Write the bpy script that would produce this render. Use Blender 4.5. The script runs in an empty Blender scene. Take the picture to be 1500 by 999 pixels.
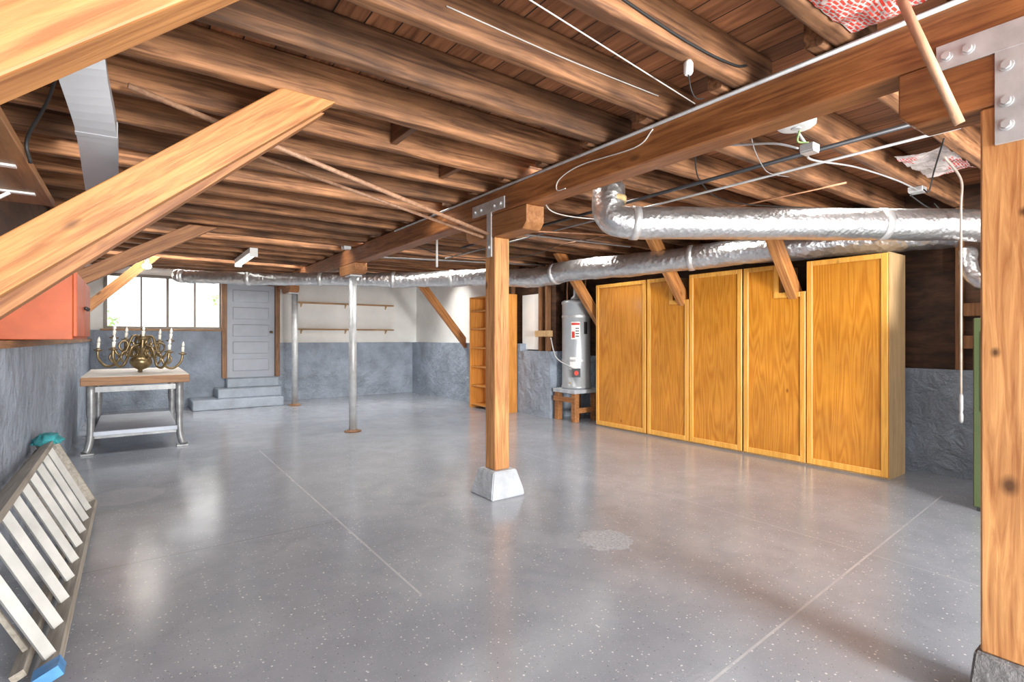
import bpy, bmesh, math, random
from mathutils import Vector, Matrix, noise
random.seed(7)
sc = bpy.context.scene
COL = sc.collection
PI = math.pi
H = 1.3; F = 763.0; HY = 495.0
S_, C_ = 555/943.5, 763/943.5

def at(px, py, z):
    Z = (z-H)*F/(HY-py); u = (px-750)/F
    return Vector((Z*(S_+C_*u), Z*(C_-S_*u), z))

# ------------------------------------------------------------------ materials
def new_mat(name):
    m = bpy.data.materials.new(name); m.use_nodes = True
    nt = m.node_tree; b = nt.nodes['Principled BSDF']
    return m, nt, b
def N(nt, t, **kw):
    n = nt.nodes.new(t)
    for k, v in kw.items(): setattr(n, k, v)
    return n
def L(nt, a, b): nt.links.new(a, b)
def math_n(nt, op, a, b=None, c=None):
    n = N(nt, 'ShaderNodeMath', operation=op)
    for i, v in enumerate((a, b, c)):
        if v is None: continue
        if isinstance(v, (int, float)): n.inputs[i].default_value = v
        else: L(nt, v, n.inputs[i])
    return n.outputs[0]
def mixc(nt, fac, a, b, mode='MIX'):
    n = N(nt, 'ShaderNodeMix', data_type='RGBA', blend_type=mode)
    for sock, v in ((n.inputs[0], fac), (n.inputs[6], a), (n.inputs[7], b)):
        if isinstance(v, (int, float)): sock.default_value = v
        elif isinstance(v, tuple): sock.default_value = (*v[:3], 1)
        else: L(nt, v, sock)
    return n.outputs[2]
def ramp(nt, fac, stops):
    r = N(nt, 'ShaderNodeValToRGB'); L(nt, fac, r.inputs[0])
    e = r.color_ramp.elements
    while len(e) < len(stops): e.new(.5)
    for el, (p, c) in zip(e, stops):
        el.position = p; el.color = (*c, 1) if isinstance(c, tuple) else (c, c, c, 1)
    return r.outputs[0]
def noise_n(nt, vec, scale, detail=4, dist=0.0, rough=.55):
    n = N(nt, 'ShaderNodeTexNoise'); n.inputs['Scale'].default_value = scale
    n.inputs['Detail'].default_value = detail; n.inputs['Distortion'].default_value = dist
    n.inputs['Roughness'].default_value = rough
    if vec is not None: L(nt, vec, n.inputs['Vector'])
    return n.outputs['Fac']
def bump(nt, b, h, strength=.3, dist=.01):
    n = N(nt, 'ShaderNodeBump'); n.inputs['Strength'].default_value = strength
    n.inputs['Distance'].default_value = dist; L(nt, h, n.inputs['Height'])
    L(nt, n.outputs[0], b.inputs['Normal'])
def obj_coords(nt, rnd=True):
    tc = N(nt, 'ShaderNodeTexCoord')
    if not rnd: return tc.outputs['Object'], None
    oi = N(nt, 'ShaderNodeObjectInfo')
    ad = N(nt, 'ShaderNodeVectorMath', operation='ADD')
    sc_ = math_n(nt, 'MULTIPLY', oi.outputs['Random'], 17.0)
    L(nt, tc.outputs['Object'], ad.inputs[0]); L(nt, sc_, ad.inputs[1])
    return ad.outputs[0], oi.outputs['Random']
def wood(name, dark, light, axis='X', across=16, along=1.0, rough=.55, vary=.3, knots=.6, blotch=.35, kscale=(5.5, 2.2), sharp=(.3, .68), spots=()):
    m, nt, b = new_mat(name)
    v, rnd = obj_coords(nt)
    mp = N(nt, 'ShaderNodeMapping'); L(nt, v, mp.inputs[0])
    s = [across]*3; s['XYZ'.index(axis)] = along
    mp.inputs['Scale'].default_value = s
    n1 = noise_n(nt, mp.outputs[0], 2.2, 7, .7, .6)
    c = ramp(nt, n1, [(sharp[0], dark), (sharp[1], light)])
    n2 = noise_n(nt, v, 2.3, 3)
    f = ramp(nt, n2, [(.3, 1-blotch), (.7, 1.0)])
    c = mixc(nt, 1.0, c, f, 'MULTIPLY')
    if knots:
        mk = N(nt, 'ShaderNodeMapping'); L(nt, v, mk.inputs[0])
        s2 = [kscale[0]]*3; s2['XYZ'.index(axis)] = kscale[1]; mk.inputs['Scale'].default_value = s2
        vo = N(nt, 'ShaderNodeTexVoronoi'); L(nt, mk.outputs[0], vo.inputs['Vector']); vo.inputs['Scale'].default_value = 1.0
        k = ramp(nt, vo.outputs['Distance'], [(.05, 1.0), (.12, 0.0)])
        kd = tuple(x*.35 for x in dark)
        c = mixc(nt, math_n(nt, 'MULTIPLY', k, knots), c, kd)
    for (sx, sy, sz, r_) in spots:
        g = N(nt, 'ShaderNodeNewGeometry'); mps = N(nt, 'ShaderNodeMapping'); L(nt, g.outputs['Position'], mps.inputs[0])
        mps.inputs['Location'].default_value = (-sx, -sy, -sz*.7); mps.inputs['Scale'].default_value = (1, 1, .7)
        ln = N(nt, 'ShaderNodeVectorMath', operation='LENGTH'); L(nt, mps.outputs[0], ln.inputs[0])
        dd = math_n(nt, 'DIVIDE', math_n(nt, 'ADD', ln.outputs['Value'], math_n(nt, 'MULTIPLY', n1, r_*.5)), r_)
        c = mixc(nt, ramp(nt, dd, [(.45, .95), (.8, .35), (1.4, 0.0)]), c, tuple(x*.22 for x in dark))
    val = math_n(nt, 'MULTIPLY_ADD', rnd, vary, 1-vary/2)
    hs = N(nt, 'ShaderNodeHueSaturation'); L(nt, c, hs.inputs['Color']); L(nt, val, hs.inputs['Value'])
    L(nt, hs.outputs[0], b.inputs['Base Color'])
    b.inputs['Roughness'].default_value = rough
    bump(nt, b, n1, .3, .005)
    return m
def plain(name, col, rough=.5, metal=0.0, ns=0, nv=.2, bs=0, bscale=40, bd=.02):
    m, nt, b = new_mat(name)
    b.inputs['Roughness'].default_value = rough; b.inputs['Metallic'].default_value = metal
    v, _ = obj_coords(nt, False)
    n1 = noise_n(nt, v, ns or 6, 5)
    lo = tuple(x*(1-nv) for x in col); hi = tuple(min(1, x*(1+nv*.6)) for x in col)
    L(nt, ramp(nt, n1, [(.3, lo), (.7, hi)]), b.inputs['Base Color'])
    if bs:
        n2 = noise_n(nt, v, bscale, 7, .3, .62); bump(nt, b, n2, bs, bd)
    return m
def emit(name, col, strength):
    m, nt, b = new_mat(name)
    b.inputs['Base Color'].default_value = (*col, 1)
    b.inputs['Emission Color'].default_value = (*col, 1); b.inputs['Emission Strength'].default_value = strength
    return m

M = {}
M['joist'] = wood('joist_wood', (.125, .050, .020), (.45, .208, .090), 'X', across=15, along=.8, vary=.75, knots=.5, rough=.75, blotch=.58, sharp=(.36, .64))
M['blocking'] = wood('blocking_wood', (.10, .038, .016), (.32, .14, .06), 'Y', vary=.4, knots=0)
M['beam'] = wood('beam_wood', (.20, .062, .017), (.50, .195, .06), 'Y', vary=.1, rough=.5, sharp=(.34, .66), blotch=.4)
M['post'] = wood('post_wood', (.38, .14, .04), (.73, .36, .13), 'Z', across=20, vary=.1, knots=.9, blotch=.22, rough=.5, kscale=(4.5, 2.6), sharp=(.36, .62))
M['postf'] = wood('knotty_post_wood', (.42, .16, .048), (.76, .38, .14), 'Z', across=15, vary=.1, knots=.9, blotch=.22, rough=.5, kscale=(4.5, 2.6), sharp=(.36, .62),
                  spots=[(2.395, .435, .80, .04), (2.395, .47, 1.25, .022), (2.395, .40, 1.72, .02)])
M['brace'] = wood('brace_wood', (.39, .145, .04), (.68, .31, .10), 'X', across=18, vary=.2, knots=.9, blotch=.22, rough=.5, sharp=(.36, .62))
M['bracen'] = wood('near_brace_wood', (.29, .107, .03), (.52, .235, .076), 'X', across=18, vary=.1, knots=.9, blotch=.22, rough=.6, sharp=(.36, .62))
M['brace2'] = wood('darker_brace_wood', (.26, .095, .032), (.52, .23, .085), 'X', across=18, vary=.1, knots=.7, blotch=.25, rough=.55, sharp=(.36, .62))
M['cap'] = wood('cap_wood', (.28, .10, .03), (.55, .25, .09), 'Y', vary=.2, knots=.5)
M['trimwood'] = wood('trim_wood', (.14, .06, .025), (.36, .18, .08), 'Z', vary=.2, knots=.2)
M['shelfwood'] = wood('shelf_wood', (.30, .15, .06), (.60, .34, .15), 'X', vary=.2, knots=.2)
M['shelfwoodY'] = wood('shelf_wood_long', (.20, .09, .035), (.42, .21, .09), 'Y', vary=.2, knots=.2)
M['darkboard'] = wood('dark_sheathing', (.026, .013, .008), (.15, .068, .034), 'Y', across=7, along=1.6, vary=.1, knots=0, blotch=.65)
M['stud'] = wood('stud_wood', (.17, .07, .028), (.40, .19, .082), 'Z', vary=.3, knots=.3)
M['lath'] = wood('thin_pipe_paint', (.34, .17, .10), (.56, .33, .20), 'Y', vary=.2, knots=0)
M['frame'] = wood('pine_frame', (.66, .29, .045), (.88, .47, .10), 'Z', vary=.1, knots=.6, blotch=.12, rough=.3)
M['book'] = wood('orange_shelf_wood', (.50, .18, .03), (.75, .33, .07), 'Z', vary=.1, knots=.2, blotch=.15, rough=.4)
M['rawply'] = wood('raw_plywood', (.46, .28, .13), (.66, .45, .23), 'Z', vary=.1, knots=.2, blotch=.15)
M['tabletop'] = wood('worn_table_top', (.42, .36, .30), (.72, .68, .62), 'X', vary=.1, knots=0, blotch=.3)
M['tableedge'] = wood('table_edge_wood', (.26, .12, .05), (.48, .25, .11), 'X', vary=.1, knots=.3)
M['railwood'] = wood('weathered_rail', (.23, .20, .16), (.44, .40, .34), 'Y', vary=.1, knots=0, blotch=.3)

def plywood():
    m, nt, b = new_mat('amber_plywood')
    v, rnd = obj_coords(nt)
    mp = N(nt, 'ShaderNodeMapping'); L(nt, v, mp.inputs[0]); mp.inputs['Scale'].default_value = (1, 5.0, .45)
    n0 = noise_n(nt, mp.outputs[0], 1.2, 1.5, .2)
    w = math_n(nt, 'SINE', math_n(nt, 'MULTIPLY', n0, 85.0))
    w = math_n(nt, 'MULTIPLY_ADD', w, .5, .5)
    fine = N(nt, 'ShaderNodeMapping'); L(nt, v, fine.inputs[0]); fine.inputs['Scale'].default_value = (30, 55, 1.5)
    nf = noise_n(nt, fine.outputs[0], 2, 4)
    w = math_n(nt, 'MULTIPLY_ADD', nf, .75, math_n(nt, 'MULTIPLY', w, .30))
    c = ramp(nt, w, [(.18, (.74, .33, .042)), (.55, (.63, .245, .026)), (.95, (.42, .13, .012))])
    big = noise_n(nt, v, 2.4, 4)
    c = mixc(nt, 1.0, c, ramp(nt, big, [(.3, .78), (.7, 1.0)]), 'MULTIPLY')
    mk = N(nt, 'ShaderNodeMapping'); L(nt, v, mk.inputs[0]); mk.inputs['Scale'].default_value = (0, 5.2, 3.0)
    vo = N(nt, 'ShaderNodeTexVoronoi'); L(nt, mk.outputs[0], vo.inputs['Vector']); vo.inputs['Scale'].default_value = 1
    vo.inputs['Randomness'].default_value = .9
    sepc = N(nt, 'ShaderNodeSeparateColor'); L(nt, vo.outputs['Color'], sepc.inputs[0])
    k = ramp(nt, vo.outputs['Distance'], [(.13, .6), (.15, 0.0)])
    k = math_n(nt, 'MULTIPLY', k, math_n(nt, 'GREATER_THAN', sepc.outputs[0], .66))
    c = mixc(nt, k, c, (.82, .44, .08))
    kn = math_n(nt, 'MULTIPLY', ramp(nt, vo.outputs['Distance'], [(.05, .85), (.10, 0.0)]), math_n(nt, 'LESS_THAN', sepc.outputs[0], .45))
    c = mixc(nt, kn, c, (.22, .06, .007))
    L(nt, c, b.inputs['Base Color']); b.inputs['Roughness'].default_value = .24
    b.inputs['Coat Weight'].default_value = .5; b.inputs['Coat Roughness'].default_value = .13
    return m
M['ply'] = plywood()

def floor_mat():
    m, nt, b = new_mat('speckled_epoxy_floor')
    g = N(nt, 'ShaderNodeNewGeometry'); pos = g.outputs['Position']
    sp = N(nt, 'ShaderNodeSeparateXYZ'); L(nt, pos, sp.inputs[0]); x, y = sp.outputs[0], sp.outputs[1]
    n1 = noise_n(nt, pos, .8, 6, .6); n2 = noise_n(nt, pos, 5, 7, .5)
    c = ramp(nt, n1, [(.32, (.235, .255, .29)), (.5, (.28, .298, .333)), (.68, (.325, .343, .376))])
    c = mixc(nt, ramp(nt, n2, [(.42, 0.0), (.68, .5)]), c, (.215, .232, .265))
    def flakes(scale, th, col, c, seed, op=.85):
        mp = N(nt, 'ShaderNodeMapping'); L(nt, pos, mp.inputs[0]); mp.inputs['Location'].default_value = (seed, seed*.7, 0)
        vo = N(nt, 'ShaderNodeTexVoronoi'); L(nt, mp.outputs[0], vo.inputs['Vector']); vo.inputs['Scale'].default_value = scale
        sep = N(nt, 'ShaderNodeSeparateColor'); L(nt, vo.outputs['Color'], sep.inputs[0])
        lim = math_n(nt, 'MULTIPLY', sep.outputs[0], th)
        k = math_n(nt, 'LESS_THAN', vo.outputs['Distance'], lim)
        return mixc(nt, math_n(nt, 'MULTIPLY', k, op), c, col)
    c = flakes(44, .20, (.66, .66, .66), c, 3.1, .85)
    c = flakes(56, .18, (.09, .095, .11), c, 9.3, .7)
    c = flakes(100, .22, (.52, .52, .54), c, 5.7, .5)
    def band(d, w):
        return math_n(nt, 'LESS_THAN', math_n(nt, 'ABSOLUTE', d), w)
    def rng(v, a, bb):
        return math_n(nt, 'MULTIPLY', math_n(nt, 'GREATER_THAN', v, a), math_n(nt, 'LESS_THAN', v, bb))
    wear = ramp(nt, n2, [(.35, .3), (.6, 1.0)])
    l1 = math_n(nt, 'MULTIPLY', math_n(nt, 'MULTIPLY', band(math_n(nt, 'SUBTRACT', x, 1.18), .006), rng(y, 2.4, 6.6)), wear)
    c = mixc(nt, math_n(nt, 'MULTIPLY', l1, .55), c, (.56, .56, .56))
    dd = math_n(nt, 'SUBTRACT', y, math_n(nt, 'MULTIPLY_ADD', x, .065, 1.036))
    l2 = math_n(nt, 'MULTIPLY', math_n(nt, 'MULTIPLY', band(dd, .006), rng(x, 1.0, 5.4)), wear)
    c = mixc(nt, math_n(nt, 'MULTIPLY', l2, .5), c, (.54, .54, .54))
    l3 = math_n(nt, 'MULTIPLY', band(math_n(nt, 'SUBTRACT', x, 3.585), .007), rng(y, .4, 5.5))
    c = mixc(nt, math_n(nt, 'MULTIPLY', l3, .2), c, (.5, .5, .5))
    l4 = math_n(nt, 'MULTIPLY', band(math_n(nt, 'SUBTRACT', y, 3.72), .005), rng(x, -.5, 1.18))
    l5 = math_n(nt, 'MULTIPLY', band(math_n(nt, 'SUBTRACT', y, 6.6), .007), rng(x, -.6, 2.2))
    c = mixc(nt, math_n(nt, 'MULTIPLY', math_n(nt, 'MAXIMUM', l4, l5), .4), c, (.09, .09, .10))
    def spot(cx, cy, r0, r1, wob):
        ds = N(nt, 'ShaderNodeVectorMath', operation='DISTANCE'); L(nt, pos, ds.inputs[0]); ds.inputs[1].default_value = (cx, cy, 0)
        d = math_n(nt, 'ADD', ds.outputs['Value'], math_n(nt, 'MULTIPLY', noise_n(nt, pos, 12, 5), wob))
        return ramp(nt, d, [(r0, 1.0), (r1, 0.0)])
    s1 = spot(2.465, 2.36, .225, .275, .18)
    rough_n = noise_n(nt, pos, 55, 6, 0, .65)
    pc = ramp(nt, rough_n, [(.36, (.22, .23, .25)), (.52, (.35, .36, .38)), (.68, (.50, .50, .52))])
    c = mixc(nt, math_n(nt, 'MULTIPLY', s1, .85), c, pc)
    s2 = spot(-.05, 5.33, .30, .32, .1)
    c = mixc(nt, math_n(nt, 'MULTIPLY', s2, .3), c, (.45, .46, .48))
    L(nt, c, b.inputs['Base Color'])
    r = ramp(nt, noise_n(nt, pos, 2.2, 7, .8), [(.35, .09), (.68, .23)])
    r = math_n(nt, 'ADD', r, math_n(nt, 'MULTIPLY', s1, .4))
    L(nt, r, b.inputs['Roughness'])
    b.inputs['Specular IOR Level'].default_value = .75
    h = math_n(nt, 'MULTIPLY', rough_n, math_n(nt, 'MULTIPLY_ADD', s1, 1.6, .12))
    bump(nt, b, h, .4, .012)
    return m
M['floor'] = floor_mat()

M['conc'] = plain('painted_concrete', (.335, .39, .47), .6, 0, 3, .28, 1.0, 7, .08)
M['concl'] = plain('pale_concrete', (.47, .50, .54), .7, 0, 5, .22, .8, 25)
M['concd'] = plain('dusty_concrete', (.22, .215, .215), .8, 0, 5, .35, .8, 25)
M['stepc'] = plain('painted_steps', (.34, .39, .46), .5, 0, 4, .2, .3, 20)
M['palegrey'] = plain('pale_blue_grey_board', (.56, .62, .72), .5, 0, 4, .15)
M['white'] = plain('white_wall', (.88, .88, .85), .7, 0, 3, .06)
M['whitep'] = plain('white_plastic', (.80, .80, .78), .4, 0, 5, .05)
M['cablew'] = plain('dull_white_cable', (.58, .56, .52), .5, 0, 5, .1)
M['galv'] = plain('galvanised_steel', (.56, .57, .58), .45, .5, 12, .2)
M['greyp'] = plain('grey_pipe_paint', (.58, .60, .61), .4, .3, 9, .2)
M['dullpipe'] = plain('dull_grey_pipe', (.34, .34, .34), .5, .3, 9, .25)
M['aluw'] = plain('worn_grey_tread', (.43, .425, .405), .55, .05, 6, .22)
M['steel'] = plain('table_steel', (.30, .31, .32), .45, .4, 14, .3)
M['brass'] = plain('bronze_brass', (.30, .225, .12), .34, .85, 20, .35)
M['candle'] = plain('candle_sleeve', (.86, .83, .74), .5, 0, 5, .06)
M['bulbglass'] = plain('frosted_bulb', (.88, .86, .80), .25, 0, 5, .03)
M['red'] = plain('burnt_orange_paint', (.52, .108, .036), .5, 0, 4, .25)
M['teal'] = plain('teal_cloth', (.03, .26, .29), .7, 0, 9, .4)
M['blue'] = plain('blue_tape', (.08, .26, .55), .5, 0, 9, .4)
M['doorgrey'] = plain('grey_door_paint', (.40, .435, .50), .45, 0, 4, .08)
M['black'] = plain('black_rubber', (.015, .015, .015), .6)
M['darkmetal'] = plain('dark_metal', (.06, .06, .065), .45, .6)
M['winframe'] = plain('brown_window_frame', (.19, .165, .14), .45, .1)
M['tankgrey'] = plain('heater_grey', (.46, .49, .52), .32, .35, 4, .08)
M['copper'] = plain('tarnished_copper', (.36, .18, .10), .45, .7, 15, .3)
M['tanpipe'] = plain('tan_pipe', (.42, .34, .28), .5, .1, 15, .2)
M['tan'] = plain('tan_insulation', (.58, .42, .20), .8, 0, 25, .4, .5, 30)
M['green'] = plain('dark_olive_enamel', (.075, .10, .04), .4, 0, 4, .1)
M['stickred'] = plain('red_sticker', (.60, .05, .03), .5)
M['pole'] = wood('pale_pole', (.42, .22, .12), (.60, .36, .22), 'Z', vary=.1, knots=0)
M['tape'] = plain('foil_tape', (.74, .74, .74), .38, .7, 20, .1, .2, 30)
M['grass'] = plain('outdoor_green', (.34, .50, .20), .8, 0, 8, .4)
M['fence'] = wood('sun_tinted_fence_wood', (.62, .57, .51), (.82, .78, .72), 'Z', vary=.1, knots=0)  # sunlight put into the pale board colour in place of a sun lamp
M['outground'] = plain('outdoor_paving', (.6, .6, .58), .8, 0, 3, .2)
M['bulb_on'] = emit('lit_bulb', (1, .95, .85), 12)
M['tube_on'] = emit('lit_tube', (1, .98, .94), 2)
M['ductgrey'] = plain('grey_sheet_duct', (.52, .53, .56), .42, .2, 3, .1)

def foil(name, s, bs):
    m, nt, b = new_mat(name)
    v, _ = obj_coords(nt, False)
    vo = N(nt, 'ShaderNodeTexVoronoi'); L(nt, v, vo.inputs['Vector']); vo.inputs['Scale'].default_value = s
    n = noise_n(nt, v, s*.5, 5, .6)
    h = math_n(nt, 'MULTIPLY_ADD', vo.outputs['Distance'], .6, n)
    L(nt, ramp(nt, n, [(.3, (.56, .56, .57)), (.7, (.78, .78, .78))]), b.inputs['Base Color'])
    b.inputs['Metallic'].default_value = .9; b.inputs['Roughness'].default_value = .30
    bump(nt, b, h, bs, .02)
    return m
M['foil'] = foil('quilted_foil', 32, .30)
M['foil2'] = foil('crumpled_foil', 22, .5)

def ceiling_mat():
    m, nt, b = new_mat('subfloor_boards')
    g = N(nt, 'ShaderNodeNewGeometry'); pos = g.outputs['Position']
    sp = N(nt, 'ShaderNodeSeparateXYZ'); L(nt, pos, sp.inputs[0])
    t = math_n(nt, 'DIVIDE', sp.outputs[0], .14)
    fr = math_n(nt, 'FRACT', t); idx = math_n(nt, 'FLOOR', t)
    wn = N(nt, 'ShaderNodeTexWhiteNoise', noise_dimensions='1D'); L(nt, idx, wn.inputs['W'])
    mp = N(nt, 'ShaderNodeMapping'); L(nt, pos, mp.inputs[0]); mp.inputs['Scale'].default_value = (14, 1, 14)
    n = noise_n(nt, mp.outputs[0], 2, 6, .6)
    c = ramp(nt, n, [(.3, (.16, .058, .022)), (.7, (.45, .185, .078))])
    hs = N(nt, 'ShaderNodeHueSaturation'); L(nt, c, hs.inputs['Color'])
    L(nt, math_n(nt, 'MULTIPLY_ADD', wn.outputs['Value'], .7, .6), hs.inputs['Value'])
    c = mixc(nt, math_n(nt, 'LESS_THAN', fr, .05), hs.outputs[0], (.010, .005, .003))
    L(nt, c, b.inputs['Base Color']); b.inputs['Roughness'].default_value = .7
    return m
M['ceil'] = ceiling_mat()

def insul_mat(name, thr):
    m, nt, b = new_mat(name)
    v, _ = obj_coords(nt, False)
    mp = N(nt, 'ShaderNodeMapping'); L(nt, v, mp.inputs[0]); mp.inputs['Scale'].default_value = (13, 16, 0)
    mp.inputs['Rotation'].default_value = (0, 0, .1)
    br = N(nt, 'ShaderNodeTexBrick'); L(nt, mp.outputs[0], br.inputs['Vector'])
    br.inputs['Scale'].default_value = 1.0; br.inputs['Mortar Size'].default_value = .05
    br.inputs['Color1'].default_value = (1, 1, 1, 1); br.inputs['Color2'].default_value = (.9, .9, .9, 1); br.inputs['Mortar'].default_value = (0, 0, 0, 1)
    n = noise_n(nt, v, 4, 3)
    msk = math_n(nt, 'MULTIPLY', math_n(nt, 'GREATER_THAN', noise_n(nt, v, 30, 2), .36), br.outputs['Color'])
    msk = math_n(nt, 'MULTIPLY', msk, math_n(nt, 'GREATER_THAN', n, thr))
    c = mixc(nt, msk, ramp(nt, n, [(.3, (.42, .36, .33)), (.7, (.70, .62, .60))]), (.72, .05, .03))
    L(nt, c, b.inputs['Base Color']); b.inputs['Roughness'].default_value = .25
    bump(nt, b, noise_n(nt, v, 14, 5, 1.5), .6, .03)
    return m
M['insul'] = insul_mat('printed_insulation_film', .36)
M['insul2'] = insul_mat('faded_insulation_film', .56)
mg, nt, b = new_mat('window_glass')
b.inputs['Base Color'].default_value = (1, 1, 1, 1); b.inputs['Roughness'].default_value = 0.0
b.inputs['Transmission Weight'].default_value = 1.0; b.inputs['IOR'].default_value = 1.0
b.inputs['Specular IOR Level'].default_value = 0.1
M['glass'] = mg

# ------------------------------------------------------------------ mesh builder
OFF = {}
class MB:
    def __init__(s): s.bm = bmesh.new()
    def box(s, x0, x1, y0, y1, z0, z1, bev=0.0, seg=1):
        vs = [s.bm.verts.new((x, y, z)) for x in (x0, x1) for y in (y0, y1) for z in (z0, z1)]
        idx = [(0,1,3,2),(4,6,7,5),(0,4,5,1),(2,3,7,6),(0,2,6,4),(1,5,7,3)]
        fs = [s.bm.faces.new([vs[i] for i in q]) for q in idx]
        if bev:
            es = list({e for f in fs for e in f.edges})
            bmesh.ops.bevel(s.bm, geom=es, offset=bev, segments=seg, affect='EDGES', profile=.5)
        return s
    def prism(s, pts, axis, a0, a1, bev=0.0):
        def mk(p, a):
            if axis == 'Y': return (p[0], a, p[1])
            if axis == 'X': return (a, p[0], p[1])
            return (p[0], p[1], a)
        A = [s.bm.verts.new(mk(p, a0)) for p in pts]; B = [s.bm.verts.new(mk(p, a1)) for p in pts]
        n = len(pts); fs = [s.bm.faces.new(A), s.bm.faces.new(B[::-1])]
        for i in range(n): fs.append(s.bm.faces.new((A[i], B[i], B[(i+1) % n], A[(i+1) % n])))
        if bev:
            es = list({e for f in fs for e in f.edges})
            bmesh.ops.bevel(s.bm, geom=es, offset=bev, segments=2, affect='EDGES', profile=.5)
        return s
    def hexa(s, base, top):
        A = [s.bm.verts.new(p) for p in base]; B = [s.bm.verts.new(p) for p in top]
        n = len(A); s.bm.faces.new(A); s.bm.faces.new(B[::-1])
        for i in range(n): s.bm.faces.new((A[i], B[i], B[(i+1) % n], A[(i+1) % n]))
        return s
    def loft(s, secs, smooth=False):
        R = [[s.bm.verts.new(p) for p in q] for q in secs]; n = len(R[0])
        s.bm.faces.new(R[0]); s.bm.faces.new(R[-1][::-1])
        for i in range(len(R)-1):
            for k in range(n):
                f = s.bm.faces.new((R[i][k], R[i][(k+1) % n], R[i+1][(k+1) % n], R[i+1][k])); f.smooth = smooth
        return s
    def obox(s, p0, p1, w, h, side):
        p0, p1 = Vector(p0), Vector(p1); t = (p1-p0).normalized()
        sd = Vector(side); sd = (sd - t*sd.dot(t)).normalized(); up = t.cross(sd)
        q = [(-1,-1),(1,-1),(1,1),(-1,1)]
        return s.hexa([p0+sd*a*w/2+up*b_*h/2 for a, b_ in q], [p1+sd*a*w/2+up*b_*h/2 for a, b_ in q])
    def tube(s, pts, r, seg=10, cap=True, jit=0.0):
        pts = [Vector(p) for p in pts]; n = len(pts)
        rs = r if isinstance(r, (list, tuple)) else [r]*n
        T = []
        for i in range(n):
            a = pts[max(i-1, 0)]; c = pts[min(i+1, n-1)]; T.append((c-a).normalized())
        ref = Vector((0, 0, 1)) if abs(T[0].z) < .9 else Vector((1, 0, 0))
        nrm = (ref - T[0]*ref.dot(T[0])).normalized(); rings = []
        for i in range(n):
            nrm = (nrm - T[i]*nrm.dot(T[i])).normalized(); bn = T[i].cross(nrm); ring = []
            for k in range(seg):
                a = 2*PI*k/seg; d = nrm*math.cos(a)+bn*math.sin(a); rr = rs[i]
                if jit:
                    q = pts[i]+d*rr
                    rr += jit*noise.noise(q*9.0) + .5*jit*noise.noise(q*23.0)
                ring.append(s.bm.verts.new(pts[i]+d*rr))
            rings.append(ring)
        for i in range(n-1):
            for k in range(seg):
                f = s.bm.faces.new((rings[i][k], rings[i][(k+1) % seg], rings[i+1][(k+1) % seg], rings[i+1][k])); f.smooth = True
        if cap:
            s.bm.faces.new(rings[0][::-1]); s.bm.faces.new(rings[-1])
        return s
    def lathe(s, prof, c, seg=24):
        rings = []
        for r, z in prof:
            rings.append([s.bm.verts.new((c[0]+max(r, .0005)*math.cos(2*PI*k/seg), c[1]+max(r, .0005)*math.sin(2*PI*k/seg), c[2]+z)) for k in range(seg)])
        for i in range(len(rings)-1):
            for k in range(seg):
                f = s.bm.faces.new((rings[i][k], rings[i][(k+1) % seg], rings[i+1][(k+1) % seg], rings[i+1][k])); f.smooth = True
        s.bm.faces.new(rings[0][::-1]); s.bm.faces.new(rings[-1])
        return s
    def arcpatch(s, c, r0, r1, a0, a1, z0, z1, seg=10):
        A = []
        for i in range(seg+1):
            a = a0+(a1-a0)*i/seg; d = (math.cos(a), math.sin(a))
            A.append([s.bm.verts.new((c[0]+d[0]*r, c[1]+d[1]*r, z)) for r, z in ((r0, z0), (r1, z0), (r1, z1), (r0, z1))])
        for i in range(seg):
            for k in range(4): s.bm.faces.new((A[i][k], A[i][(k+1) % 4], A[i+1][(k+1) % 4], A[i+1][k]))
        s.bm.faces.new(A[0]); s.bm.faces.new(A[-1][::-1])
        return s
    def mesh(s, name, mat):
        bmesh.ops.recalc_face_normals(s.bm, faces=s.bm.faces[:])
        me = bpy.data.meshes.new(name); s.bm.to_mesh(me); s.bm.free()
        me.materials.append(M[mat] if isinstance(mat, str) else mat)
        return me
    def build(s, name, mat, parent=None, frame=None, origin=None):
        me = s.mesh(name, mat)
        o = bpy.data.objects.new(name, me); COL.objects.link(o)
        if frame is not None:
            me.transform(frame.inverted()); o.matrix_world = frame; return o
        if parent is not None:
            off = OFF[parent.name]; o.parent = parent
        elif origin is not None: off = Vector(origin)
        else:
            xs = [v.co for v in me.vertices]
            mn = [min(v[i] for v in xs) for i in range(3)]; mx = [max(v[i] for v in xs) for i in range(3)]
            off = Vector(((mn[0]+mx[0])/2, (mn[1]+mx[1])/2, mn[2]))
        me.transform(Matrix.Translation(-off))
        if parent is None: o.location = off
        OFF[o.name] = off
        return o
def tag(o, label, cat, group=None):
    o['label'] = label; o['category'] = cat
    if group: o['group'] = group
    return o
def struct(o, label=None):
    o['kind'] = 'structure'
    if label: o['label'] = label
    return o
def thing(name, loc, label, cat, group=None):
    o = bpy.data.objects.new(name, None); COL.objects.link(o); o.location = loc; o.empty_display_size = .1
    OFF[o.name] = Vector(loc)
    return tag(o, label, cat, group)
def catmull(pts, n=8):
    P = [Vector(p) for p in pts]; P = [P[0]*2-P[1]] + P + [P[-1]*2-P[-2]]; out = []
    for i in range(1, len(P)-2):
        for k in range(n):
            t = k/n; a, b_, c, d = P[i-1:i+3]
            out.append(.5*((2*b_)+(c-a)*t+(2*a-5*b_+4*c-d)*t*t+(3*b_-a-3*c+d)*t**3))
    out.append(P[-2]); return out
ORD = ['first','second','third','fourth','fifth','sixth','seventh','eighth','ninth','tenth','eleventh','twelfth','thirteenth',
       'fourteenth','fifteenth','sixteenth','seventeenth','eighteenth','nineteenth','twentieth','twenty-first','twenty-second','twenty-third','twenty-fourth','twenty-fifth','twenty-sixth']

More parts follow.
